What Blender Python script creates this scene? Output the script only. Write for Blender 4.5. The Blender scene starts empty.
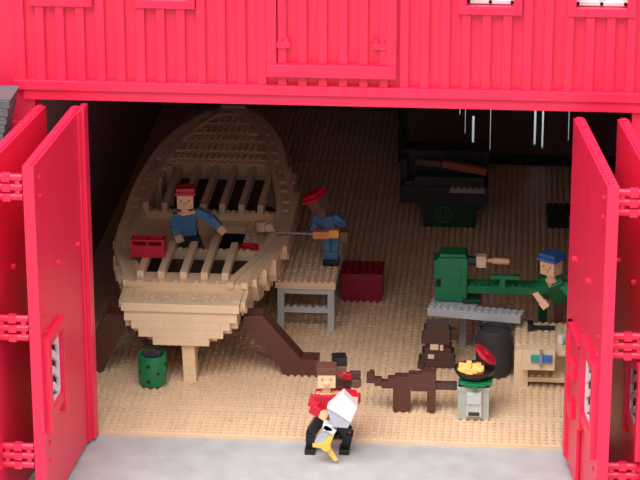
import bpy, math, random
from math import sin, cos, pi, radians as R
from mathutils import Vector, Matrix
random.seed(4)
S = 0.1                      # one stud is 0.1 m; every coordinate below is in studs
COL = bpy.context.scene.collection
V = Vector

# ------------------------------------------------------------------ materials
def mat(name, rgb, rough=.35, seams=0.0, sx=4.0, sz=1.2, metal=0.0, emit=0.0, var=.05, spec=.5, bump=0.0):
    m = bpy.data.materials.new(name); m.use_nodes = True
    nt = m.node_tree; N = nt.nodes; L = nt.links; b = N['Principled BSDF']
    b.inputs['Roughness'].default_value = rough
    b.inputs['Metallic'].default_value = metal
    b.inputs['Specular IOR Level'].default_value = spec
    tc = N.new('ShaderNodeTexCoord')
    col = N.new('ShaderNodeRGB'); col.outputs[0].default_value = (*rgb, 1)
    no = N.new('ShaderNodeTexNoise'); no.inputs['Scale'].default_value = 3.0; no.inputs['Detail'].default_value = 3
    L.new(tc.outputs['Object'], no.inputs['Vector'])
    mr = N.new('ShaderNodeMapRange'); mr.inputs[3].default_value = 1-var; mr.inputs[4].default_value = 1+var
    mr.inputs[1].default_value = .3; mr.inputs[2].default_value = .7
    L.new(no.outputs['Fac'], mr.inputs[0])
    mul = N.new('ShaderNodeVectorMath'); mul.operation = 'SCALE'
    L.new(col.outputs[0], mul.inputs[0]); L.new(mr.outputs[0], mul.inputs['Scale'])
    out = mul.outputs[0]
    if seams > 0:
        sp = N.new('ShaderNodeSeparateXYZ'); L.new(tc.outputs['Object'], sp.inputs[0])
        ad = N.new('ShaderNodeMath'); ad.operation = 'ADD'; L.new(sp.outputs[0], ad.inputs[0]); L.new(sp.outputs[1], ad.inputs[1])
        cb = N.new('ShaderNodeCombineXYZ'); L.new(ad.outputs[0], cb.inputs[0]); L.new(sp.outputs[2], cb.inputs[1])
        br = N.new('ShaderNodeTexBrick'); L.new(cb.outputs[0], br.inputs['Vector'])
        br.inputs['Scale'].default_value = 1.0; br.inputs['Mortar Size'].default_value = .007
        br.inputs['Brick Width'].default_value = sx*S; br.inputs['Row Height'].default_value = sz*S
        br.inputs['Mortar Smooth'].default_value = .3
        ge = N.new('ShaderNodeNewGeometry'); sn = N.new('ShaderNodeSeparateXYZ'); L.new(ge.outputs['Normal'], sn.inputs[0])
        ab = N.new('ShaderNodeMath'); ab.operation = 'ABSOLUTE'; L.new(sn.outputs[2], ab.inputs[0])
        iv = N.new('ShaderNodeMath'); iv.operation = 'SUBTRACT'; iv.inputs[0].default_value = 1; L.new(ab.outputs[0], iv.inputs[1])
        fc = N.new('ShaderNodeMath'); fc.operation = 'MULTIPLY'; L.new(br.outputs['Fac'], fc.inputs[0]); L.new(iv.outputs[0], fc.inputs[1])
        f2 = N.new('ShaderNodeMath'); f2.operation = 'MULTIPLY'; L.new(fc.outputs[0], f2.inputs[0]); f2.inputs[1].default_value = seams
        s1 = N.new('ShaderNodeMath'); s1.operation = 'SUBTRACT'; s1.inputs[0].default_value = 1; L.new(f2.outputs[0], s1.inputs[1])
        m2 = N.new('ShaderNodeVectorMath'); m2.operation = 'SCALE'; L.new(out, m2.inputs[0]); L.new(s1.outputs[0], m2.inputs['Scale'])
        out = m2.outputs[0]
    L.new(out, b.inputs['Base Color'])
    if bump:
        bp = N.new('ShaderNodeBump'); bp.inputs['Strength'].default_value = bump; bp.inputs['Distance'].default_value = .02
        n2 = N.new('ShaderNodeTexNoise'); n2.inputs['Scale'].default_value = 14; n2.inputs['Detail'].default_value = 6
        L.new(tc.outputs['Object'], n2.inputs['Vector']); L.new(n2.outputs['Fac'], bp.inputs['Height']); L.new(bp.outputs[0], b.inputs['Normal'])
    if emit:
        b.inputs['Emission Color'].default_value = (*rgb, 1); b.inputs['Emission Strength'].default_value = emit
    return m

RED   = mat('red_bricks', (.86,.022,.085), .38, seams=.07, sx=8, var=.035)
REDP  = mat('red_plain', (.86,.022,.085), .38, var=.03)
CRIM  = mat('crimson', (.55,.008,.035), .4)
DKRED = mat('dark_red', (.30,.008,.03), .45, seams=.2, sx=3)
TAN   = mat('tan_bricks', (.84,.64,.42), .4, seams=.12, sx=4)
TANP  = mat('tan_plain', (.84,.64,.42), .42)
TANF  = mat('tan_floor', (.78,.57,.38), .45, var=.06)
CREAM = mat('pale_wood', (.80,.62,.42), .5)
WHITE = mat('white_plastic', (.80,.80,.82), .3)
GROUND= mat('grey_ground', (.44,.45,.455), .8, var=.10, bump=.25)
GREY  = mat('light_grey', (.46,.50,.52), .4)
GREYC = mat('cabinet_grey', (.42,.47,.42), .4)
STEEL = mat('bluish_grey', (.26,.29,.34), .35)
DGREY = mat('dark_grey', (.035,.035,.042), .45)
SLATE = mat('slate_grey', (.13,.14,.15), .6, seams=.3, sx=2)
BLACK = mat('black', (.012,.012,.014), .35)
WALLD = mat('dark_brown_wall', (.34,.20,.22), .7, seams=.3)
BROWN = mat('reddish_brown', (.105,.035,.028), .4, seams=.2, sx=3)
DKBR  = mat('hold_shade_brown', (.09,.05,.04), .6)  # dark tone standing in for the shade inside the boat's holds
BDARK = mat('board_brown', (.16,.085,.075), .5)
BROWN2= mat('dark_brown', (.085,.040,.034), .45, seams=.2, sx=2)
GREEN = mat('green', (.006,.20,.075), .35, seams=.1)
DGREEN= mat('dark_green', (.008,.06,.034), .4)
BLUE  = mat('blue', (.07,.22,.42), .4, seams=.15, sx=2)
MBLUE = mat('mid_blue', (.03,.15,.42), .4)
TEAL  = mat('teal', (.02,.33,.32), .4)
NAVY  = mat('navy', (.012,.018,.03), .4)
SKIN  = mat('skin', (.88,.55,.33), .4)
SKIND = mat('brown_skin', (.20,.10,.07), .4)
HAIR  = mat('brown_hair', (.14,.05,.035), .5)
YEL   = mat('yellow', (.85,.42,.03), .3)
ORNG  = mat('orange_wood', (.38,.12,.03), .5)
GOLD  = mat('gold', (.95,.58,.10), .3)
CHROME= mat('shiny_metal', (.75,.80,.82), .15, metal=1)
GLASS = mat('window_glass', (.92,.95,.97), .15)
FIRE  = mat('glowing_coals', (1.0,.42,.12), .6, emit=.9, var=.3)
EYE   = mat('soft_brown', (.42,.22,.13), .5)

TEALGLASS = mat('clear_pane', (.80,.95,.95), .05)
TEALGLASS.node_tree.nodes['Principled BSDF'].inputs['Transmission Weight'].default_value = 1.0
TEALGLASS.node_tree.nodes['Principled BSDF'].inputs['IOR'].default_value = 1.02
# ------------------------------------------------------------------ mesh builder
class MB:
    def __init__(s): s.v = []; s.f = []
    def add(s, vs, fs):
        b = len(s.v); s.v += [tuple(v) for v in vs]; s.f += [tuple(i+b for i in f) for f in fs]; return s
    def box(s, x0,x1,y0,y1,z0,z1):
        vs = [(x,y,z) for z in (z0,z1) for y in (y0,y1) for x in (x0,x1)]
        return s.add(vs, [(0,2,3,1),(4,5,7,6),(0,1,5,4),(2,6,7,3),(0,4,6,2),(1,3,7,5)])
    def bar(s, p0, p1, w, d=None, w1=None, d1=None, up=(0,1,0)):
        """square bar from p0 to p1, width w across, depth d along up"""
        d = d or w; w1 = w1 or w; d1 = d1 or d
        p0 = V(p0); p1 = V(p1); a = (p1-p0).normalized(); u = V(up)
        if abs(a.dot(u)) > .95: u = V((1,0,0))
        x = a.cross(u).normalized(); u = x.cross(a).normalized()
        vs = []
        for p, ww, dd in ((p0,w,d),(p1,w1,d1)):
            for j in (-1,1):
                for i in (-1,1): vs.append(p + x*(i*ww/2) + u*(j*dd/2))
        return s.add(vs, [(0,2,3,1),(4,5,7,6),(0,1,5,4),(2,6,7,3),(0,4,6,2),(1,3,7,5)])
    def cyl(s, p0, p1, r0, r1=None, n=12, caps=True):
        r1 = r0 if r1 is None else r1
        p0 = V(p0); p1 = V(p1); a = (p1-p0).normalized()
        u = V((0,0,1)) if abs(a.z) < .9 else V((1,0,0))
        x = a.cross(u).normalized(); y = a.cross(x).normalized()
        vs = [p + x*(r*cos(2*pi*i/n)) + y*(r*sin(2*pi*i/n)) for p, r in ((p0,r0),(p1,r1)) for i in range(n)]
        fs = [(i, (i+1)%n, n+(i+1)%n, n+i) for i in range(n)]
        if caps: fs += [tuple(range(n))[::-1], tuple(range(n, 2*n))]
        return s.add(vs, fs)
    def lathe(s, c, prof, n=20):
        """prof: list of (r, z), closed by caps where r is 0"""
        c = V(c); b = []
        vs = [c + V((r*cos(2*pi*i/n), r*sin(2*pi*i/n), z)) for r, z in prof for i in range(n)]
        fs = [(k*n+i, k*n+(i+1)%n, (k+1)*n+(i+1)%n, (k+1)*n+i) for k in range(len(prof)-1) for i in range(n)]
        fs += [tuple(range(n))[::-1], tuple(range((len(prof)-1)*n, len(prof)*n))]
        return s.add(vs, fs)
    def stud(s, x, y, z, r=.32, h=.26, n=8):
        vs = [(x+r*cos(2*pi*i/n+pi/n), y+r*sin(2*pi*i/n+pi/n), zz) for zz in (z-.01, z+h) for i in range(n)]
        fs = [(i,(i+1)%n,n+(i+1)%n,n+i) for i in range(n)] + [tuple(range(n,2*n))]
        return s.add(vs, fs)
    def studs(s, x0,x1,y0,y1,z, n=8):
        nx = max(1, int(round(x1-x0))); ny = max(1, int(round(y1-y0)))
        for i in range(nx):
            for j in range(ny): s.stud(x0+(i+.5)*(x1-x0)/nx, y0+(j+.5)*(y1-y0)/ny, z, n=n)
        return s
    def poly(s, pts, y0, y1):
        """outline in x,z given once round, thickness y0..y1"""
        n = len(pts)
        vs = [(x,y0,z) for x,z in pts] + [(x,y1,z) for x,z in pts]
        fs = [tuple(range(n)), tuple(range(n,2*n))[::-1]] + [(i,n+i,n+(i+1)%n,(i+1)%n) for i in range(n)]
        return s.add(vs, fs)
    def rot(s, ang, c, axis='Z', start=0):
        m = Matrix.Rotation(ang, 3, axis); c = V(c)
        for i in range(start, len(s.v)): s.v[i] = tuple(m @ (V(s.v[i])-c) + c)
        return s
    def build(s, name, m, parent=None, bevel=0.0, origin=None):
        me = bpy.data.meshes.new(name)
        o = bpy.data.objects.new(name, me); COL.objects.link(o)
        if parent is not None:
            L = V(parent['_o']); o.parent = parent; o['_o'] = parent['_o']
        else:
            if origin is None:
                xs = [v[0] for v in s.v]; ys = [v[1] for v in s.v]; zs = [v[2] for v in s.v]
                origin = ((min(xs)+max(xs))/2, (min(ys)+max(ys))/2, min(zs))
            L = V(origin); o.location = L*S; o['_o'] = tuple(L)
        me.from_pydata([((v[0]-L.x)*S, (v[1]-L.y)*S, (v[2]-L.z)*S) for v in s.v], [], s.f)
        me.validate()
        import bmesh
        bm = bmesh.new(); bm.from_mesh(me); bmesh.ops.recalc_face_normals(bm, faces=bm.faces); bm.to_mesh(me); bm.free()
        me.materials.append(m)
        if bevel:
            md = o.modifiers.new('bevel','BEVEL'); md.width = bevel*S; md.segments = 2; md.limit_method = 'ANGLE'; md.angle_limit = R(40)
        return o

def thing(name, label, cat, loc, group=None):
    o = bpy.data.objects.new(name, None); COL.objects.link(o); o.empty_display_size = .1
    o.location = V(loc)*S; o['_o'] = tuple(loc)
    return tag(o, label, cat, group)
def tag(o, label, cat, group=None):
    o['label'] = label; o['category'] = cat
    if group: o['group'] = group
    return o
def struct(o, label=None):
    o['kind'] = 'structure'
    if label: o['label'] = label
    return o
def sroot(name, loc):
    o = bpy.data.objects.new(name, None); COL.objects.link(o); o.location = V(loc)*S; o['_o'] = tuple(loc); return struct(o)

# ------------------------------------------------------------------ setting
H = 47.35                                    # underside of the lintel
X0, X1 = -6.8, 70.45                         # doorway
g = MB().box(-140,200,-420,-0.02,-1.4,-.45); struct(g.build('ground', GROUND))

f = MB().box(X0-6,X1+6,0,9.2,-.45,0).box(X0-6,X1+6,9.45,17.3,-.45,-.06).box(X0-6,X1+6,17.3,122,-.45,-.06).box(X0-6,36,122,150,-.45,-.06)
f.studs(X0-.2,X1-.25,.35,8.35,0)
f.studs(X0-.2,X1-.25,9.5,118.5,-.06)
f.studs(X0-.2,34.8,119.5,149.5,-.06)
struct(f.build('floor', TANF))

# front wall: panels between battens, the doorway cut out
w = MB()
TOP = 92
w.box(-60,X0,0,3,-.45,H).box(X1,130,0,3,-.45,H)
wins = [(-7.0,1.2,59.9),(6.7,14.5,59.9),(48.0,56.1,59.9),(61.8,70.4,59.9)]
zs0 = 61.0; zs1 = 71.0
w.box(-60,130,0,3,H,zs0)
xs = [-60]
for a,b,z in wins: xs += [a+1.1, b-1.1]
xs.append(130)
for i in range(0,len(xs),2): w.box(xs[i],xs[i+1],0,3,zs0,zs1)
w.box(-60,130,0,3,zs1,TOP)
PB = 2.608
k = -3
x = -8.85 
bat = []
while x < 100:
    cx0, cx1 = x, x+1.12
    segs = [(50.0, TOP)]
    for a,b,z in wins:
        if cx1 > a and cx0 < b: segs = [(50.0, 59.9), (72.1, TOP)]
    if cx1 > 23.6 and cx0 < 40.3: segs = [(50.0, 51.3),(52.9,TOP)]
    for z0,z1 in segs: w.box(cx0,cx1,-.62,.02,z0,z1)
    x += PB
struct(w.build('wall_front', RED, bevel=.05))
t = MB().box(-9.3,110,-.95,.02,48.75,50.0).box(-8.2,110,-.6,.02,H,48.75)
struct(t.build('trim_1', REDP, bevel=.07))
# small ledge to the left of the doorway, at the height of the folded door tops
struct(MB().box(-10.6,-7.0,-.5,.02,43.6,44.2).build('trim_2', REDP, bevel=.05))

for n,(a,b,z) in enumerate(wins):
    r = sroot('window_%d'%(n+1), (a,0,z))
    fr = MB().box(a,b,-.8,.5,59.9,zs0).box(a,b,-.8,.5,zs1,72.1).box(a,a+1.1,-.8,.5,zs0,zs1).box(b-1.1,b,-.8,.5,zs0,zs1)
    fr.build('window_frame', REDP, r, bevel=.06)
    sash = MB()
    for i in range(3):
        xx = a+1.1 + i*(b-a-2.2-.4)/2; sash.box(xx,xx+.4,.9,1.3,zs0,zs1)
    for i in range(4):
        zz = zs0 + i*(zs1-zs0-.4)/3; sash.box(a+1.1,b-1.1,.9,1.3,zz,zz+.4)
    sash.build('glazing_bars', WHITE, r)
    MB().box(a+1.1,b-1.1,1.5,1.7,zs0,zs1).build('pane', GLASS, r)

# hoist hatch in the middle of the facade
r = sroot('door_5', (31.9,0,51.2))
MB().box(23.6,40.3,-1.25,.02,51.25,52.9).build('bottom_rail', REDP, r, bevel=.1)
MB().box(23.6,24.9,-1.0,.02,52.9,80).box(39.0,40.3,-1.0,.02,52.9,80).build('side_frame', REDP, r, bevel=.06)
for zz in (55.0, 68.0):
    for xx in (24.9, 37.2):
        h = MB().box(xx,xx+1.8,-.8,.02,zz,zz+.8)
        for q in (.45,1.25): h.cyl((xx+q,-.4,zz+.7),(xx+q,-.4,zz+1.3),.42,n=12)
        h.build('hinge', REDP, r, bevel=.05)

# interior
struct(MB().box(X0-6,X0-5,3,150,-.45,60).build('wall_left', WALLD))
struct(MB().box(X1+5,X1+6,3,122,-.45,60).build('wall_right', WALLD))
struct(MB().box(36,37,122,151,-.45,60).build('wall_inner', WALLD))
struct(MB().box(-140,X0-6,0,420,-1.4,-.45).box(X1+6,200,0,420,-1.4,-.45).box(36,X1+6,122,420,-1.4,-.45).box(X0-6,36,151,420,-1.4,-.45).build('ground_rear', GROUND))
wb = MB().box(X0-6,36,150,151,-.45,60)
x = X0
while x < 35: wb.box(x,x+1,149.7,150,-.06,60); x += 2
struct(wb.build('wall_back', WALLD))
struct(MB().box(X0-6,X1+6,3,122,60,61).box(X0-6,37,122,151,60,61).build('ceiling', WALLD))
# boarded partition behind the machines on the right, dark sill beam along its foot
slits = [(36.3,36.42,1.9,5.2),(45.5,45.62,8.4,16),(46.5,46.6,4.9,16),(47.8,48.2,2.4,8.4),(51.0,51.1,1.9,16),(58.8,59.15,3.2,16),(60.2,60.5,2.6,16),(64.9,65.0,4,16)]
pt = MB(); xa = 36.0
for (a0,a1,z0,z1) in slits:
    pt.box(xa,a0,121,122,1.5,60).box(a0,a1,121,122,1.5,z0).box(a0,a1,121,122,z1,60); xa = a1
pt.box(xa,X1+5,121,122,1.5,60)
x = 36.9
while x < X1+4:
    if not any(x < a1+.1 and x+.6 > a0-.1 for a0,a1,_,_ in slits): pt.box(x,x+.6,120.7,121,1.5,60)
    x += 1.3
struct(pt.build('wall_partition', BDARK))
for n,(a0,a1,z0,z1) in enumerate(slits):
    struct(MB().box(a0,a1,121.4,121.46,z0,z1).build('window_%d'%(n+5), TEALGLASS), 'narrow daylight slit in the rear boards')
struct(MB().box(36.0,X1+5,119.6,122,-.06,1.5).build('baseboard_partition', BLACK))
struct(MB().box(34.7,36.0,119.5,122,-.06,46).build('trim_3', BLACK, bevel=.05))

# grey shingled lean-to roof at the far left
rf = MB()
P0 = V((-8.3,-6,49.6)); P1 = V((-10.3,-6,41.0))
for i in range(8):
    a = P0.lerp(P1, i/8); b = P0.lerp(P1, (i+1)/8)
    rf.add([(a.x,-8,a.z),(a.x,-2,a.z),(b.x-.15,-2,b.z),(b.x-.15,-8,b.z),(a.x-14,-8,a.z),(a.x-14,-2,a.z),(b.x-14,-2,b.z),(b.x-14,-8,b.z)],
           [(0,1,2,3),(4,7,6,5),(0,4,5,1),(3,2,6,7),(0,3,7,4),(1,5,6,2)])
for i in range(8):
    a = P0.lerp(P1,(i+.3)/8)
    for q in range(6): rf.box(a.x-1.2-q*1.9,a.x-.1-q*1.9,-8.25,-7.95,a.z-.9,a.z+.1)
struct(rf.build('roof', SLATE, bevel=.06))

# ------------------------------------------------------------------ folding doors
def knuckles(m, c, n=3, r=.45, L=1.3):
    x, y, z = c
    for i in range(n):
        m.cyl((x-L/2, y, z+i*1.25), (x+L/2, y, z+i*1.25), r, n=10)
def leaf(name, xf, xn, yn, side, window=True, post=True, wicket=False):
    """leaf from far hinge (xf, .4) to near free end (xn, yn); side +1: inner face looks to +x"""
    r = sroot(name, (xf,0,0)); T = 1.45
    a = V((xf,-.3,0)); b = V((xn,yn,0)); L = (b-a).length; d = (b-a)/L; nrm = V((-d.y,d.x,0))
    if nrm.x*side < 0: nrm = -nrm
    # local frame: u along the leaf from far to near, v outward of the inner face, z
    def loc(m, st):
        for i in range(st, len(m.v)):
            u, v_, z = m.v[i]; p = a + d*u + nrm*v_; m.v[i] = (p.x,p.y,z)
        return m
    Hd = 46.4
    wx0, wx1, wz0, wz1 = (L*.66, L*.90, 13.2, 22.0) if side > 0 else (L*.62, L*.90, 13.0, 21.6)
    p = MB()
    if window:
        p.box(0,wx0,-T,0,0,Hd).box(wx1,L,-T,0,0,Hd).box(wx0,wx1,-T,0,0,wz0).box(wx0,wx1,-T,0,wz1,Hd)
    else: p.box(0,L,-T,0,0,Hd)
    n = int(L)
    for i in range(n):
        p.box(i*L/n+.15, (i+1)*L/n-.15, -T/2-.42, -T/2+.42, Hd, Hd+.2)
    panel = loc(p,0).build('panel', RED, r, bevel=.05)
    if post:
        loc(MB().box(-.1,2.0,0,.75,0,Hd+.5).box(2.0,3.0,0,.3,0,Hd+.2),0).build('hinge_post', REDP, r, bevel=.06)
    if window:
        fr = MB().box(wx0-1.2,wx0,-.1,.7,wz0-2.8,wz1+1.3).box(wx1,wx1+1.2,-.1,.7,wz0-2.8,wz1+1.3).box(wx0,wx1,-.1,.5,wz0-1.3,wz0).box(wx0,wx1,-.1,.7,wz1,wz1+1.3)
        fo = loc(fr,0).build('window_frame', REDP, r, bevel=.06)
        la = MB()
        w_ = wx1-wx0; hh = wz1-wz0; nz = 4
        la.box(wx0,wx0+.45,-.35,.05,wz0,wz1).box(wx1-.45,wx1,-.35,.05,wz0,wz1).box(wx0,wx1,-.35,.05,wz0,wz0+.35).box(wx0,wx1,-.35,.05,wz1-.35,wz1)
        for i in range(nz):
            z0 = wz0+i*hh/nz; z1 = z0+hh/nz; xm = (wx0+wx1)/2
            for (pa,pb) in (((wx0,z0),(xm,z1)),((xm,z1),(wx1,z0))):
                la.bar((pa[0],-.15,pa[1]),(pb[0],-.15,pb[1]),.8,.35)
        loc(la,0).build('lattice', WHITE, fo)
        loc(MB().box(wx0,wx1,-1.2,-1.05,wz0,wz1),0).build('pane', GLASS if wicket is None else PANE, fo)
    if wicket:
        wk = MB().box(L*.16,L*.55,0,.25,1.2,19.5).box(L*.16,L*.2,0,.6,1.2,20.5).box(L*.51,L*.55,0,.6,1.2,20.5).box(L*.16,L*.55,0,.6,19.5,20.5)
        loc(wk,0).build('wicket', REDP, r, bevel=.05)
        for zz in (9.0, 14.5):
            loc(MB().box(L*.30,L*.40,.25,.9,zz,zz+2.2),0).build('strap', REDP, r, bevel=.08)
    # studs of hinge bricks showing on the inner face near the free end, small knobs further in
    kn = MB()
    for zz in (41.9,44.3,24.0,26.4,6.4,8.8):
        kn.cyl((L-2.3,-.02,zz),(L-2.3,.22,zz),.3,n=8)
    loc(kn,0).build('studs', REDP, r)
    for (uu,zz) in ((L*.22,29.3),(L*.62,30.5)):
        loc(MB().cyl((uu,-.05,zz),(uu,.5,zz),.42,n=10),0).build('knob', REDP, r)
    return r, b, L
PANE = mat('dark_pane', (.30,.29,.28), .2)
leaf('door_1', -.6, -2.35, -25.0, 1)
leaf('door_2', -5.3, -8.2, -28.0, 1, window=False, post=False)
leaf('door_3', 63.0, 66.7, -27.4, -1, post=False, wicket=True)
leaf('door_4', 68.6, 72.3, -27.4, -1, post=False)
for (xa,xb) in ((-7.9,-3.9),(68.0,72.0)):
    for zz in (6.4,23.8,42.3):
        h = MB()
        for i in range(3):
            h.cyl((xa,-24.4,zz+i*1.25),(xb,-24.4,zz+i*1.25),.46,n=12)
            h.box((xa+xb)/2-.5,(xa+xb)/2+.5,-24.9,-23.9,zz+i*1.25-.5,zz+i*1.25+.5)
        h.box(xa+.3,xa+.9,-24.7,-24.1,zz-.3,zz+2.8).box(xb-.9,xb-.3,-24.7,-24.1,zz-.3,zz+2.8)
        struct(h.build('trim_hinge', REDP, bevel=.05), 'red hinge knuckles joining the folded door leaves')

# ------------------------------------------------------------------ the boat
import numpy as np
def interp(y, pts):
    for (a,va),(b,vb) in zip(pts, pts[1:]):
        if y <= b: return va + (vb-va)*(y-a)/(b-a)
    return pts[-1][1]
WID = [(17,8.1),(22,8.9),(26,9.6),(30,10.8),(35,12.1),(44,13.1),(55,13.1),(62,12.4),(70,11.2),(78,9.7),(84,7.6),(89,5.0),(92,2.8),(95,.6)]
TOPZ = lambda y: 12.0 if y < 23 else 13.2 + .4*max(0, int((y-50)//3.6))
CXF = lambda y: CX - (0 if y < 52 else (1 if y > 70 else 0))
BOTZ = lambda y: interp(y, [(17,6.0),(25,5.0),(40,3.6),(60,3.6),(75,6),(85,10),(95,15)])
CX = 9.25
NX, NY, NZ = 30, 78, 48            # cells of 1 x 1 x .4 studs
gx0, gy0 = CX-15, 17
zc = [i*.4 for i in range(NZ+1)]
A = np.zeros((NX,NY,NZ), bool); B = np.zeros((NX,NY,NZ), bool)    # hull, gunwale rails
for j in range(NY):
    y = gy0+j+.5; W = interp(y, WID); top = TOPZ(y); bot = BOTZ(y)
    for kz in range(NZ):
        z = zc[kz]+.2
        if z > top: continue
        zq = (math.floor(z/1.2)+.75)*1.2 if z < 12 else z      # courses of full bricks
        if zq < bot: continue
        tt = max(0, (top-zq)/(top-bot))
        wz = W*(1-max(0,tt)**2.3)**.62 if z < top-1.0 else W
        for i in range(NX):
            ax = abs(gx0+i+.5-CXF(y))
            if ax > wz: continue
            hollow = False
            if 26.5 < y < 36 and ax < W-2.6 and z > 5.9: hollow = True
            if 36.5 < y < 53 and z > 9.6:
                if -4.5 < gx0+i+.5-CX < 1: hollow = True
                elif gx0+i+.5-CX < -4.5: hollow = z > 12 and ax < W-3.2
                elif ax < W-3.2 and z > 12.0: hollow = True
            if 38 < y < 50 and z > 5.5 and 1 < gx0+i+.5-CX < 6: hollow = True
            if 54 < y < 71 and ax < W-2.8 and z > 4.6: hollow = True
            if hollow: continue
            A[i,j,kz] = True
def vox(m, G, x0, y0, dz=.4):
    idx = {}
    def vid(p):
        if p not in idx: idx[p] = len(m.v); m.v.append((x0+p[0], y0+p[1], p[2]*dz))
        return idx[p]
    P = np.pad(G,1)
    D = {(1,0,0):[(1,0,0),(1,1,0),(1,1,1),(1,0,1)], (-1,0,0):[(0,0,0),(0,0,1),(0,1,1),(0,1,0)],
         (0,1,0):[(0,1,0),(0,1,1),(1,1,1),(1,1,0)], (0,-1,0):[(0,0,0),(1,0,0),(1,0,1),(0,0,1)],
         (0,0,1):[(0,0,1),(1,0,1),(1,1,1),(0,1,1)], (0,0,-1):[(0,0,0),(0,1,0),(1,1,0),(1,0,0)]}
    for d, q in D.items():
        Sft = P[1+d[0]:P.shape[0]-1+d[0], 1+d[1]:P.shape[1]-1+d[1], 1+d[2]:P.shape[2]-1+d[2]]
        for i,j,k_ in np.argwhere(G & ~Sft):
            i,j,k_ = int(i),int(j),int(k_)
            m.f.append(tuple(vid((i+a,j+b,k_+c)) for a,b,c in q))
boat = thing('boat', 'large tan brick-built wooden boat under construction, seen from its flat stern', 'boat', (CX,18.7,0))
hullm = MB(); vox(hullm, A, gx0, gy0)
# studs on the fore deck, the stern deck and the cross members
sd = hullm
sd.studs(2.4,16.2,18.6,21.6,12.0)
for j in range(NY):
    y = gy0+j+.5; W = interp(y, WID); top = TOPZ(y)
    for i in range(NX):
        xx = gx0+i+.5; ax = abs(xx-CXF(y))
        if ax > W-4.0: continue
        if y > 71 or 52.9 < y < 54 or 35.9 < y < 36.9 or (23 < y < 24.2 and (i % 3)):
            sd.stud(xx,y,top)
        if 37 < y < 53 and 6.2 < xx-CX < 10: sd.stud(xx,y,12.0)
sd.build('hull', TAN, boat)
# longitudinal planking strips on top of the gunwales, stepping with the curve of the side
for s_ in (-1,1):
    for off in (.5, 2.5):
        gm = MB(); vs = []; ys = [22.5+i*1.5 for i in range(46)]
        for y in ys:
            W = interp(y, WID); xc = CXF(y) if False else CX-min(1,max(0,(y-52)/18)); z = 13.2 + .4*max(0,(y-50)/3.6-.0)*.98
            for dx, dz in ((-.45,-.5),(.45,-.5),(.45,.42),(-.45,.42)): vs.append((xc+s_*(W-off)+dx, y, z+dz))
        n = len(ys); fs = [(4*i+q,4*i+(q+1)%4,4*i+4+(q+1)%4,4*i+4+q) for i in range(n-1) for q in range(4)]
        gm.add(vs, fs+[(0,1,2,3),(4*n-4,4*n-1,4*n-2,4*n-3)]).build('gunwale_rail', TANP, boat)
MB().box(.9,17.6,16.7,18.3,11.15,12.35).build('transom_rail', TANP, boat, bevel=.06)
MB().box(.9,2.1,18.3,22.5,12.0,12.4).build('transom_tile', TANP, boat, bevel=.04)
MB().box(16.4,17.6,18.3,22.5,12.0,12.4).build('transom_tile', TANP, boat, bevel=.04)
for xa, y0, y1 in ((2.6,24.2,37),(5.6,24.2,37),(8.8,24.2,37),(11.8,24.2,44.5),(14.8,24.2,37)):
    MB().box(xa-.5,xa+.5,y0,y1,13.25,14.4).build('deck_beam', TANP, boat, bevel=.05)
for i in range(7):
    xn = -.9+i*2.95; 
    b = MB().box(xn+.2-.45,xn+.2+.45,52.2,72.4,13.3,14.9)
    b.build('deck_beam', TANP, boat, bevel=.05)
sp = MB()
sp.add([(9.5,17.6,0),(11.3,17.6,0),(11.3,19.6,0),(9.5,19.6,0),(9.2,17.6,7.4),(11.0,17.6,7.4),(11.0,20.5,7.4),(9.2,20.5,7.4)],
       [(0,3,2,1),(4,5,6,7),(0,1,5,4),(1,2,6,5),(2,3,7,6),(3,0,4,7)])
sp.build('sternpost', TAN, boat, bevel=.05)
MB().box(-.5,18.5,53.9,70.9,4.75,5.0).box(-.5,18.5,70.7,70.95,4.9,12.5).build('hold_shade_lining', DKBR, boat)  # added dark sheets that paint the shade between the forward deck beams
MB().box(.5,18,26.9,36,6.0,6.25).box(1.5,17,35.7,35.96,6.2,11.9).build('hold_shade_lining', DKBR, boat)  # the aft hold's shade, likewise put in as dark sheets
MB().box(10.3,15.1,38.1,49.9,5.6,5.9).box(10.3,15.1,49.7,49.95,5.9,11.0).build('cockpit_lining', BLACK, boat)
MB().box(9.5,10.6,20,80,1.6,5.2).build('keel', TAN, boat)

# slanted brown props that hold the hull upright
def prop(sx, y, label):
    s = 1 if sx else -1
    t = MB()
    fx = CX + s*17.4; tx = CX + s*8.2
    fx = 27.4 if s > 0 else -6.6
    pts = [(fx+s*1.0,0),(fx-s*4.0,0),(fx-s*4.6,1.6),(tx,7.6),(tx+s*.4,9.0),(tx+s*3.0,9.2),(fx-s*1.4,2.6),(fx+s*1.0,2.6)]
    if s < 0: pts = pts[::-1]
    t.poly(pts, y, y+3)
    tag(t.build('boat_prop', BROWN, bevel=.06), label, 'prop', 'props under the boat')
prop(1, 21.2, 'reddish brown slanted prop bracing the right side of the hull on the floor')
prop(0, 20.2, 'dark brown slanted prop bracing the left side of the hull beside the door')

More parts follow.
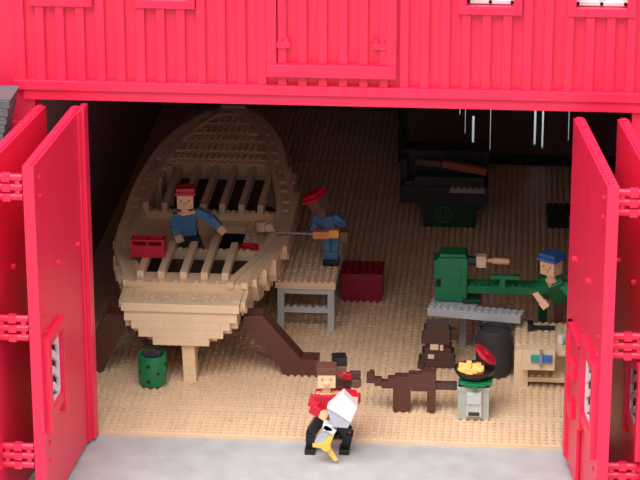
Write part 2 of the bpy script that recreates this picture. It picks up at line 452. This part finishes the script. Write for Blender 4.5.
# ------------------------------------------------------------------ figures
def person(label, loc, J, shirt, trousers, skin=SKIN, hat=None, hatm=None, hair=None, shoes=BLACK, face=(0,-1), headrot=0, group=None, hw=2.4, tilt=0, scarf=None, sf=.85):
    """J: world-space joints: neck, pelvis, shl/ell/hal, shr/elr/har, hil/knl/ftl, hir/knr/ftr"""
    p = thing('person', label, 'person', loc, group)
    J = {k_: V(v) for k_, v in J.items()}
    nk = J['neck']; pv = J['pelvis']
    hd = MB()
    hd.bar(pv, nk, 1.6, 1.2).bar(nk-V((0,0,.3)), nk+V((0,0,1.2)), 1.15)
    hb = nk + V((0,0,1.0))
    st = len(hd.v)
    hd.box(hb.x-hw/2,hb.x+hw/2,hb.y-1.1,hb.y+1.1,hb.z,hb.z+2.2)
    hd.box(hb.x-.35,hb.x+.35,hb.y-1.4,hb.y-1.05,hb.z+.5,hb.z+1.0)
    hd.rot(headrot, hb, 'Z', st); hd.rot(tilt, hb, 'Y', st)
    for s in 'lr':
        hd.bar(J['sh'+s],J['el'+s],.9).bar(J['el'+s],J['ha'+s],.9)
        d = (J['ha'+s]-J['el'+s]).normalized()
        hd.bar(J['ha'+s]-d*.2,J['ha'+s]+d*.9,1.15,1.0)
        hd.bar(J['hi'+s],J['kn'+s],.9).bar(J['kn'+s],J['ft'+s],.8)
        hd.bar(pv,J['hi'+s],.9); hd.bar(nk-V((0,0,.3)),J['sh'+s],.8)
    body = hd.build('body', skin, p, bevel=.08)
    for q in (-.55,.55):
        ey = MB().box(hb.x+q-.14,hb.x+q+.14,hb.y-1.16,hb.y-1.05,hb.z+1.15,hb.z+1.45)
        ey.rot(headrot, hb).rot(tilt, hb, 'Y').build('eye', EYE, body)
    sh = MB().bar(pv+(nk-pv)*.05, nk-V((0,0,.1)), 2.6, 1.9, 3.2, 2.1)
    for s in 'lr':
        sh.bar(J['sh'+s],J['el'+s],1.45,1.5,1.3,1.35)
        sh.bar(J['el'+s],J['el'+s].lerp(J['ha'+s],sf),1.35,1.35,1.2,1.2)
    sh.build('shirt', shirt, p, bevel=.1)
    tr = MB().bar(pv-V((0,0,.5)), pv+V((0,0,.6)), 2.7, 1.9)
    for s in 'lr':
        tr.bar(J['hi'+s],J['kn'+s],1.5,1.7,1.35,1.5)
        tr.bar(J['kn'+s],J['kn'+s].lerp(J['ft'+s],.9),1.35,1.5,1.2,1.3)
    tr.build('trousers', trousers, p, bevel=.1)
    for s in 'lr':
        c = J['ft'+s]
        MB().box(c.x-.7,c.x+.7,c.y-1.6,c.y+.7,c.z-.1,c.z+.65).build('shoe', shoes, p, bevel=.1)
    if scarf:
        MB().box(nk.x-.2,nk.x+1.7,nk.y-1.2,nk.y-.2,nk.z+1.3,nk.z+2.2).build('collar', scarf, p, bevel=.08)
        MB().box(nk.x+1.4,nk.x+2.9,nk.y-1.1,nk.y-.2,nk.z+1.5,nk.z+2.4).build('sleeve', shirt, p, bevel=.06)
    if hair:
        h = MB().box(hb.x-hw/2-.12,hb.x+hw/2+.12,hb.y-1.2,hb.y+1.25,hb.z+1.9,hb.z+2.9).box(hb.x-hw/2-.12,hb.x+hw/2+.12,hb.y+.2,hb.y+1.3,hb.z+.5,hb.z+2.2)
        h.rot(headrot, hb).rot(tilt, hb, 'Y').build('hair', hair, p, bevel=.08)
    if hat == 'flat':
        h = MB().box(hb.x-1.55,hb.x+1.55,hb.y-1.5,hb.y+1.4,hb.z+2.15,hb.z+2.6).box(hb.x-1.35,hb.x+1.35,hb.y-1.2,hb.y+1.3,hb.z+2.5,hb.z+3.2)
        h.rot(headrot, hb).rot(tilt, hb, 'Y').build('cap', hatm, p, bevel=.08)
    if hat == 'tall':
        h = MB().box(hb.x-.95,hb.x+.95,hb.y-1.0,hb.y+1.1,hb.z+2.15,hb.z+3.4)
        h.rot(headrot, hb).rot(tilt, hb, 'Y').build('cap', hatm, p, bevel=.08)
    return p

# man kneeling in the boat, red flat cap, arm out to the long plank
person('figure in red cap and blue shirt inside the boat, arm reaching out sideways', (7.6,38.5,9.8),
    dict(neck=(7.3,38.8,18.1), pelvis=(7.7,39.2,14.6), shl=(6.1,38.8,18.0), ell=(5.7,38.6,16.2), hal=(6.3,38.3,14.6),
         shr=(8.9,38.8,18.4), elr=(10.9,38.6,17.6), har=(12.6,38.3,16.0), hil=(6.9,39.2,14.2), knl=(6.8,38.8,12.2), ftl=(6.8,39.3,9.9),
         hir=(8.5,39.2,14.2), knr=(9.2,38.8,12.2), ftr=(9.3,39.3,9.9)), BLUE, NAVY, hat='flat', hatm=CRIM, headrot=R(6))
# drill worker on the scaffold
person('figure in blue with tilted red cap on the scaffold, holding a drill', (28.4,46,8.1),
    dict(neck=(27.0,46,15.5), pelvis=(28.3,46,12.4), shl=(26.3,45.6,15.3), ell=(25.9,44.6,14.6), hal=(26.6,43.9,14.3),
         shr=(28.8,46,15.4), elr=(30.2,45.4,14.8), har=(30.4,44.4,14.2), hil=(27.9,46,12.2), knl=(27.9,45.9,10.2), ftl=(27.9,46,8.3),
         hir=(28.8,46,12.2), knr=(28.8,45.9,10.2), ftr=(28.9,46,8.3)), BLUE, BLUE, skin=SKIND, hat='flat', hatm=CRIM, headrot=R(-30), tilt=R(-28), hw=2.0)
# lathe worker bending from the right
person('figure in green shirt, blue cap and brown trousers leaning over at the lathe', (63.4,31.2,-.06),
    dict(neck=(61.2,27.6,13.4), pelvis=(63.2,31.0,9.4), shl=(60.6,27.0,12.7), ell=(58.8,26.2,12.3), hal=(60.2,25.6,10.7),
         shr=(63.0,28.0,12.7), elr=(64.6,27.4,11.2), har=(65.0,26.6,10.2), hil=(62.6,31.2,9.0), knl=(62.6,31.6,4.8), ftl=(62.6,32.0,.2),
         hir=(64.2,31.2,9.0), knr=(64.3,31.6,4.8), ftr=(64.4,32.0,.2)), GREEN, BROWN, hat='flat', hatm=MBLUE, headrot=R(-35), sf=.15)
# the pair carrying the outboard motor
person('figure with brown hair, red shirt and black trousers carrying the outboard motor', (31.2,-3.4,-.45),
    dict(neck=(31.5,-3.0,8.3), pelvis=(31.6,-2.6,4.9), shl=(30.1,-3.0,7.8), ell=(29.6,-3.6,6.3), hal=(31.1,-4.4,5.7),
         shr=(33.4,-3.0,8.0), elr=(35.4,-3.2,7.9), har=(35.3,-4.4,7.7), hil=(30.9,-2.6,4.6), knl=(29.4,-3.0,2.4), ftl=(29.3,-2.6,-.4),
         hir=(32.6,-2.4,4.4), knr=(34.4,-2.9,2.5), ftr=(33.9,-2.3,-.4)), CRIM, BLACK, hair=HAIR, headrot=R(4))
person('figure in black cap and red collar half hidden behind the motor carrier', (32.9,1.2,.0),
    dict(neck=(32.9,.9,7.6), pelvis=(32.7,1.2,4.6), shl=(32.0,.9,7.1), ell=(32.3,.2,6.0), hal=(32.8,-.4,5.8),
         shr=(33.8,.7,8.4), elr=(34.5,.5,8.4), har=(34.9,.3,8.4), hil=(32.2,1.2,4.5), knl=(32.1,1.0,2.4), ftl=(32.0,1.4,.35),
         hir=(33.4,1.2,4.5), knr=(33.5,1.0,2.4), ftr=(33.6,1.4,.35)), BROWN2, BLACK, skin=SKIND, hat='tall', hatm=BLACK, hw=1.7, headrot=R(10), scarf=CRIM)


# outboard motor
om = thing('outboard_motor', 'white outboard boat motor with grey leg and gold propeller carried in front', 'motor', (33,-5.2,.8))
cw = [(33.3,10.1),(34.2,9.9),(35.8,8.3),(35.3,6.5),(34.7,5.6),(31.9,7.8)]
MB().poly([(34.0,10.2),(35.9,8.2),(35.0,5.9),(33.0,7.3),(31.8,8.0)][::-1], -6.4,-4.6).build('cowl', WHITE, om, bevel=.12)
MB().poly([(31.8,8.0),(33.0,7.3),(35.0,5.9),(34.6,5.1),(32.6,5.2)][::-1], -6.2,-4.7).build('lower_cowl', mat('cowl_grey',(.50,.53,.60),.35), om, bevel=.1)
MB().bar((33.0,-5.4,6.2),(30.6,-5.4,2.5),1.1,1.1).build('leg', GREY, om, bevel=.08)
MB().bar((32.6,-5.4,5.0),(31.3,-5.4,5.0),.9,1.5).bar((31.4,-5.4,5.3),(32.9,-5.4,4.3),.8,1.5).build('bracket', WHITE, om, bevel=.08)
pr = MB().cyl((31.7,-6.4,2.4),(31.8,-4.9,2.4),.7,.5,n=10)
for a in (62, 182, 302):
    dx, dz = cos(R(a)), sin(R(a)); bl = 2.6 if a == 302 else 1.8
    pr.bar((31.7,-6.0,2.4),(31.7+dx*bl,-5.8,2.4+dz*bl),.9,.2,.55,.15)
pr.build('propeller', GOLD, om, bevel=.05)
om.location.y -= .9*S; om.location.z -= .15*S

# ------------------------------------------------------------------ things by the boat
# red open toolbox on the beams
tb = thing('toolbox', 'small red open toolbox with two compartments resting on the deck beams', 'toolbox', (2.9,30.7,14.45))
bx = MB().box(.4,5.4,29.4,32.0,14.45,14.8).box(.4,5.4,29.4,29.7,14.8,16.3).box(.4,5.4,31.7,32.0,14.8,17.0)
bx.box(.4,.8,29.7,31.7,14.8,17.0).box(5.0,5.4,29.7,31.7,14.8,17.0).box(2.7,3.1,29.7,31.7,14.8,16.9)
bx.build('case', CRIM, tb, bevel=.05)
MB().box(.4,5.4,29.4,29.8,16.9,17.2).box(.4,.8,29.4,29.7,16.3,17.0).box(5.0,5.4,29.4,29.7,16.3,17.0).box(2.7,3.1,29.4,29.7,16.3,17.0).build('rim', CRIM, tb, bevel=.04)
m = MB().cyl((15.9,38.6,12.3),(15.9,38.6,13.3),1.05,n=12).cyl((17.3,38.6,12.3),(17.3,38.6,13.4),.85,n=12).box(15.9,17.3,38.3,38.9,13.1,13.7)
tag(m.build('cleat', CRIM, bevel=.05), 'small red double round fitting lying on the side deck near the gunwale', 'fitting')
m = MB().cyl((18.0,44.3,13.7),(18.0,44.3,15.1),.85,n=12).cyl((19.2,43.4,14.4),(19.2,44.6,14.4),.65,n=12).box(18.6,20,43.8,44.8,13.7,14.2)
tag(m.build('clamp', CREAM, bevel=.05), 'pale clamp block on the gunwale at the tip of the drill bit', 'clamp')
dr = thing('drill', 'orange and yellow drill with a long thin bit pointing left at the hull', 'drill', (27.2,43.2,13.6))
MB().box(25.9,28.3,42.5,43.6,13.5,14.6).build('body', mat('orange',(.75,.27,.10),.4), dr, bevel=.06)
MB().box(28.3,29.8,42.5,43.6,13.7,14.9).build('rear_housing', YEL, dr, bevel=.06)
MB().cyl((19.9,43.0,14.2),(25.9,43.0,14.1),.14,n=8).build('bit', STEEL, dr)
MB().box(30.0,31.2,42.4,44.2,13.1,14.7).build('grip', mat('olive',(.16,.09,.02),.5), dr, bevel=.06)
dr.location.y -= .8*S

# scaffold
sc = thing('scaffold', 'tan plank scaffold on grey legs standing beside the right side of the boat', 'scaffold', (25,48,0))
d = MB().box(20.6,29.6,38,60,6.9,7.9); d.studs(20.6,29.6,38,60,7.9); d.build('platform', TAN, sc, bevel=.03)
for (xx,yy) in ((20.9,38.2),(28.4,38.2),(20.9,58.4),(28.4,58.4)):
    MB().box(xx,xx+1,yy,yy+1,-.06,6.9).build('leg', GREY, sc, bevel=.05)
for yy in (38.3,58.5):
    MB().box(21.9,28.4,yy,yy+.8,3.0,3.8).studs(21.9,28.4,yy-.1,yy+.9,3.8).build('crossbar', GREY, sc)
    MB().box(21.9,28.4,yy,yy+.8,6.0,6.9).build('crossbar', GREY, sc)
# red crate
c = MB().box(29.5,35.8,50.8,56.5,-.06,4.2).box(29.4,35.9,50.7,56.6,4.2,4.6); c.studs(30,35.4,51.2,56.2,4.6)
tag(c.build('crate', DKRED, bevel=.06), 'plain dark red crate on the floor to the right of the scaffold', 'crate')

# green barrel
b = thing('barrel', 'green round barrel with small holes on the floor under the boat stern', 'barrel', (5.2,16.6,.14))
bp = MB().lathe((5.2,16.6,.14),[(1.55,0),(1.95,.35),(2.05,1.2),(2.1,2.4),(2.05,3.8),(1.95,4.7),(1.75,4.7),(1.7,3.9)],24)
bp.build('shell', GREEN, b)
for (a,zz) in ((-98,3.6),(-60,2.5),(-98,1.3),(-140,2.5),(-20,3.6)):
    dx, dy = cos(R(a)), sin(R(a)); MB().cyl((5.2+dx*1.9,16.6+dy*1.9,zz),(5.2+dx*2.13,16.6+dy*2.13,zz),.26,n=8).build('hole', BLACK, b)
ct = MB()
for i in range(14):
    a = random.uniform(0,6.28); q = random.uniform(0,1.2); ct.box(5.2+q*cos(a)-.4,5.2+q*cos(a)+.4,16.6+q*sin(a)-.4,16.6+q*sin(a)+.4,4.0,4.7+random.uniform(.1,.8))
ct.build('scraps', DGREY, b, bevel=.05)

# ------------------------------------------------------------------ right side: lathe bench
AN = R(-9)
def rb(m): return m.rot(AN, (43.6,28.8,0))
wbn = thing('workbench', 'long light grey workbench with studded top under the green lathe', 'workbench', (52,31,-.06))
m = MB().box(43.6,57.2,28.8,31.0,6.9,8.1).box(43.6,50.4,31.0,36.0,6.9,8.1)
m.studs(43.6,57.6,28.9,30.9,8.1); rb(m).build('top', GREY, wbn, bevel=.03)
for (xx,yy) in ((47.3,34.6),(51.8,30.0),(54.6,30.0)):
    rb(MB().box(xx,xx+1,yy,yy+1,-.06,6.9)).build('leg', GREY, wbn, bevel=.05)
la = thing('lathe', 'green woodturning lathe on the grey bench with a box-shaped headstock', 'lathe', (52,32,8.3))
m = MB().box(44.6,49.2,31.2,34.6,8.3,10.4).box(45.4,49.2,31.2,34.6,10.4,12.0).box(44.9,49.2,31.0,34.8,12.0,15.0).box(44.4,45.0,31.3,34.5,11.6,14.6).box(45.2,49.0,31.3,34.5,15.0,15.5)
m.box(47.9,48.3,30.8,31.0,11.2,13.4)
m.build('headstock', GREEN, la, bevel=.08)
m = MB().box(49.2,60.0,31.6,32.7,9.5,10.6).box(49.2,60.0,33.4,34.5,9.5,10.6); m.studs(49.4,60.4,31.7,32.7,10.6)
m.build('bed', GREEN, la, bevel=.03)
MB().box(52.5,56.8,31.0,31.9,12.0,12.5).box(53.9,54.7,31.0,31.8,10.6,12.0).box(53.7,54.9,31.1,31.6,9.6,10.7).build('tool_rest', GREEN, la, bevel=.05)
MB().box(59.4,61.0,31.6,34.5,8.3,13.0).box(59.6,60.9,32.4,34.4,.2,8.3).build('tailstock', DGREEN, la, bevel=.06)
MB().box(48.6,51.2,30.6,33.0,8.3,8.8).build('foot', DGREEN, la, bevel=.05)
MB().cyl((49.2,33.0,14.0),(50.4,33.0,14.0),.7,n=14).build('spindle', DGREEN, la)
wp = thing('turned_wood', 'pale turned wooden piece held in the lathe, thick head and thin end', 'wood', (52,33,13.4))
MB().box(50.46,51.9,32.2,33.8,13.2,14.9).build('head', CREAM, wp, bevel=.1)
MB().cyl((51.9,33,14.1),(52.8,33,14.1),.3,n=10).cyl((52.8,33,14.1),(55.2,33,14.0),.5,.45,n=10).build('shaft', SKIN, wp)

# tan tool bench
tb2 = thing('tool_bench', 'tan studded tool bench with an open front at the right door', 'workbench', (60,24,-.06))
m = MB().box(56.3,64.2,19.6,30.0,5.0,5.8)
m.studs(56.3,64.3,21.4,30,5.8); m.build('top', TAN, tb2, bevel=.03)
MB().box(56.3,58.3,19.6,29.6,-.06,5.0).build('side_panel', TAN, tb2, bevel=.04)
MB().box(63.6,64.4,19.6,29.6,-.06,5.0).build('side_panel', TAN, tb2, bevel=.04)
MB().box(58.3,63.6,22.5,23.5,1.6,5.0).build('back_panel', TAN, tb2)
MB().box(58.3,63.6,19.8,23.5,.9,1.6).studs(58.3,63.6,19.8,21.8,1.6).build('shelf', TAN, tb2)
vs = MB().box(57.4,62.0,17.6,19.6,3.6,6.6).build('vise', CREAM, tb2, bevel=.06)
MB().box(58.6,60.1,17.2,17.6,5.0,6.0).build('jaw', TEAL, vs, bevel=.05)
MB().box(60.1,61.6,17.1,17.6,5.0,6.0).build('screw', MBLUE, vs, bevel=.05)
MB().box(59.8,60.2,16.95,17.6,4.4,6.8).build('bar', STEEL, vs, bevel=.04)
hm = thing('hammer', 'black hammer lying on top of the tan tool bench', 'hammer', (59.8,27,6.0))
MB().box(58.1,58.9,26.0,27.9,6.08,7.0).build('head', BLACK, hm, bevel=.06)
MB().box(58.9,62.0,26.5,27.1,6.1,6.6).build('handle', BLACK, hm, bevel=.05)
m = MB().cyl((62.8,22.0,6.1),(62.8,22.0,7.1),.5,n=12).cyl((62.8,22.0,7.1),(62.8,22.0,7.3),.38,n=12)
tag(m.build('cup', WHITE), 'tiny white round cup on the right edge of the tan bench', 'cup')

# tall dark barrel
m = MB().lathe((53.4,24.5,.16),[(2.3,0),(2.45,.3),(2.6,1.6),(2.62,3.2),(2.6,5.2),(2.45,6.7),(2.2,6.9),(2.1,6.4)],28)
for zz in (1.4,5.3): m.lathe((53.4,24.5,.16),[(2.5,zz-.2),(2.68,zz-.15),(2.68,zz+.15),(2.5,zz+.2)],28)
tag(m.build('barrel', DGREY), 'tall dark grey barrel in front of the grey workbench', 'barrel')

# brown heap under the bench
m = MB()
for (a,b_,c0,c1) in ((42.5,47.8,.14,1.2),(43.0,47.6,1.2,2.4),(43.4,47.2,2.4,3.2),(42.9,47.0,3.8,4.9),(43.2,47.0,4.9,6.0),(43.6,46.8,6.0,6.7)):
    m.box(a,b_,25.6,28.2,c0,c1)
m.box(43.4,46.9,26.0,28.2,3.2,3.8).box(47.0,48.0,26.4,28,4.2,5.6).box(42.4,43.4,24.8,26,.14,1.0)
ts = thing('timber_stack', 'dark brown stepped stack of timber at the left end under the grey bench', 'timber', (45,27,.14))
m.build('blocks', BROWN2, ts, bevel=.06)
for q in ((44.2,45.4,25.3,25.9,3.0,3.8),(45.6,46.1,25.3,25.9,2.9,3.7),(43.9,44.8,25.3,25.7,1.6,2.2)): MB().box(*q).build('pale_offcut', CREAM, ts, bevel=.05)

# brown trestle with a stepped arm
tr = thing('trestle', 'reddish brown low wooden trestle with a stepped arm rising to the left', 'trestle', (41,10.2,0))
m = MB().poly([(38.9,3.6),(42.2,3.6),(42.2,3.3),(45.6,3.3),(45.6,6.2),(43.6,6.2),(43.6,5.8),(41.8,5.8),(41.8,5.4),(39.9,5.4),(39.9,5.0),(38.9,5.0)],9.6,11.2)
m.build('body', BROWN, tr, bevel=.05)
MB().box(36.0,37.1,9.8,11,4.2,5.5).box(37.1,38.1,9.8,11,3.8,4.9).box(38.1,39.2,9.8,11,3.5,4.5).box(36.4,37.0,9.8,11,5.5,5.8).build('arm', BROWN, tr, bevel=.05)
MB().box(39.7,42.1,9.6,10.5,.2,3.6).build('leg', BROWN, tr, bevel=.05)
MB().box(44.4,45.6,9.6,10.5,.2,3.3).build('leg', BROWN, tr, bevel=.05)
MB().box(45.6,48.5,9.9,10.9,3.5,4.5).build('crossbar', BROWN2, tr, bevel=.05)

# grey cabinet with the fire pan
cb = thing('cabinet', 'small light grey cabinet with a raised front panel standing near the doorway', 'cabinet', (50.9,9.2,.2))
m = MB().box(48.7,53.0,7.7,10.6,.2,5.0).box(48.6,53.1,7.6,10.7,4.3,5.0); m.studs(49,52.8,7.8,10.6,5.0)
m.build('body', GREYC, cb, bevel=.06)
pn = MB().box(49.9,52.0,7.2,7.7,.8,4.4).box(50.0,51.9,7.0,7.3,2.7,4.2).build('front_panel', WHITE if False else mat('pale_grey',(.55,.60,.60),.35), cb, bevel=.05)
MB().box(50.2,51.7,7.1,7.25,1.0,1.5).build('vent', DGREY, pn)
fp = thing('fire_pan', 'black round pan of glowing orange coals on a green tray above the grey cabinet', 'fire pan', (51,9.3,5.2)); fp.location.z += .1*S
MB().box(48.9,53.4,7.5,11.0,5.25,5.7).box(49.6,52.4,7.0,7.5,5.25,5.6).box(50.6,51.4,6.7,7.2,5.0,5.4).build('tray', GREEN, fp, bevel=.05)
MB().lathe((50.9,9.6,5.7),[(1.7,0),(2.4,.4),(2.75,1.0),(2.85,1.3),(2.5,1.3),(2.3,.9)],24).build('pan', BLACK, fp)
fc = MB()
for i in range(26):
    a = random.uniform(0,6.28); q = 1.75*math.sqrt(random.random()); xx = 50.5+q*cos(a)*1.0; yy = 9.6+q*sin(a)*.8
    fc.box(xx-.35,xx+.35,yy-.35,yy+.35,6.4,7.0+random.uniform(0,.5))
fc.build('coals', FIRE, fp, bevel=.08)
m = MB().cyl((0,0,0),(0,0,.45),1.85,n=24).cyl((0,0,.45),(0,0,.75),.5,n=12)
mt = Matrix.Rotation(R(42),3,'Y')
m.v = [tuple(mt@V(v)+V((52.2,10.6,8.5))) for v in m.v]
tag(m.build('lid', CRIM, bevel=.05), 'round red lid tipped up behind the pan of coals', 'lid')

# ------------------------------------------------------------------ back right: machine
mc = thing('planing_machine', 'big dark machine with green base at the back of the shed', 'machine', (44,87,-.06))
m = MB().box(40.6,49.2,85.5,91,-.06,4.4).box(39.9,50.0,86,91,3.2,4.4)
m.build('base', DGREEN, mc, bevel=.08)
m = MB()
for i in range(20):
    a0 = 2*pi*i/20; a1 = 2*pi*(i+1)/20
    m.bar((44+1.35*cos(a0),85.42,2.3+1.35*sin(a0)),(44+1.35*cos(a1),85.42,2.3+1.35*sin(a1)),.28,.1)
m.bar((43.5,85.42,1.5),(43.5,85.42,3.1),.25,.1).bar((44.4,85.42,1.5),(44.4,85.42,3.1),.25,.1)
m.build('emblem', mat('emblem_green',(.06,.16,.11),.4), mc)
MB().box(36.8,51.2,84.6,92,4.4,7.4).box(37.4,50.6,85,92,7.4,8.2).build('bed', DGREY, mc, bevel=.08)
MB().box(36.8,51.3,88,93,8.2,12.6).box(36.8,38,85,88,8.2,12.0).build('housing', BLACK, mc, bevel=.08)
MB().box(45.0,50.8,84.2,84.8,6.6,7.3).studs(45,50.8,84.1,84.9,7.3).build('feed_edge', mat('pale_strip',(.42,.36,.33),.5), mc)
m = MB().box(39.2,43.4,86.5,87.8,10.3,11.3); tag(m.rot(R(3),(42,86.5,10.5),'Y').build('plank', mat('dull_wood',(.16,.075,.04),.5), bevel=.05), 'short dull brown plank lying flat at the left of the machine top', 'plank', 'planks on the machine')
m = MB().box(43.6,51.0,84.9,86.3,10.3,11.4); tag(m.rot(R(10),(46,86,10.5),'Y').build('plank', ORNG, bevel=.05), 'orange-brown plank slanting down to the right on the machine', 'plank', 'planks on the machine')
for o in (1,): MB().box(39.2,50.6,85.0,88,8.2,9.0).build('table', DGREY, mc, bevel=.05)
m = MB().box(61.2,64.8,86.4,89.5,-.06,2.6); m.box(61.0,65.0,86.2,89.7,2.6,3.2); m.studs(61,65,86.2,89.7,3.2)
tag(m.build('box', BLACK, bevel=.06), 'small black box on the floor at the back by the right door', 'box')

# ------------------------------------------------------------------ light and camera
sc_ = bpy.context.scene
wd = bpy.data.worlds.new('sky'); sc_.world = wd; wd.use_nodes = True
nt = wd.node_tree; N = nt.nodes; L = nt.links
bg = N['Background']
tc = N.new('ShaderNodeTexCoord'); sx = N.new('ShaderNodeSeparateXYZ'); L.new(tc.outputs['Generated'], sx.inputs[0])
rp = N.new('ShaderNodeValToRGB'); L.new(sx.outputs[2], rp.inputs[0])
rp.color_ramp.elements[0].position = 0.12; rp.color_ramp.elements[0].color = (.11,.10,.10,1)
rp.color_ramp.elements[1].position = .62; rp.color_ramp.elements[1].color = (1,1,1,1)
L.new(rp.outputs[0], bg.inputs['Color']); bg.inputs['Strength'].default_value = 1.9
sun = bpy.data.lights.new('sun','SUN'); sun.energy = 3.1; sun.angle = R(45); sun.color = (1,.97,.93)
so = bpy.data.objects.new('sun', sun); COL.objects.link(so)
so.rotation_euler = V((.2,.52,-1.0)).to_track_quat('-Z','Y').to_euler()

cam = bpy.data.cameras.new('camera'); co = bpy.data.objects.new('camera', cam); COL.objects.link(co)
cam.sensor_width = 36; cam.lens = 2557/640*36; cam.clip_end = 500; cam.clip_start = .5
Mr = Matrix(((0.9967542956150262, 0.08049244912946675, -0.0013563945344638665),
             (-0.026496000263184244, 0.3439222826440852, 0.938624219520749),
             (0.0760186565459181, -0.9355417837456658, 0.34493874053653584)))
co.matrix_world = Matrix.Translation(V((55.95788672,-314.60104097,144.73218495))*S) @ Mr.transposed().to_4x4()
sc_.camera = co
vs_ = sc_.view_settings; vs_.view_transform = 'Standard'; vs_.look = 'None'; vs_.gamma = 1; vs_.exposure = -0.13
try: vs_.use_curve_mapping = False
except Exception: pass
for o in bpy.data.objects:
    if '_o' in o: del o['_o']
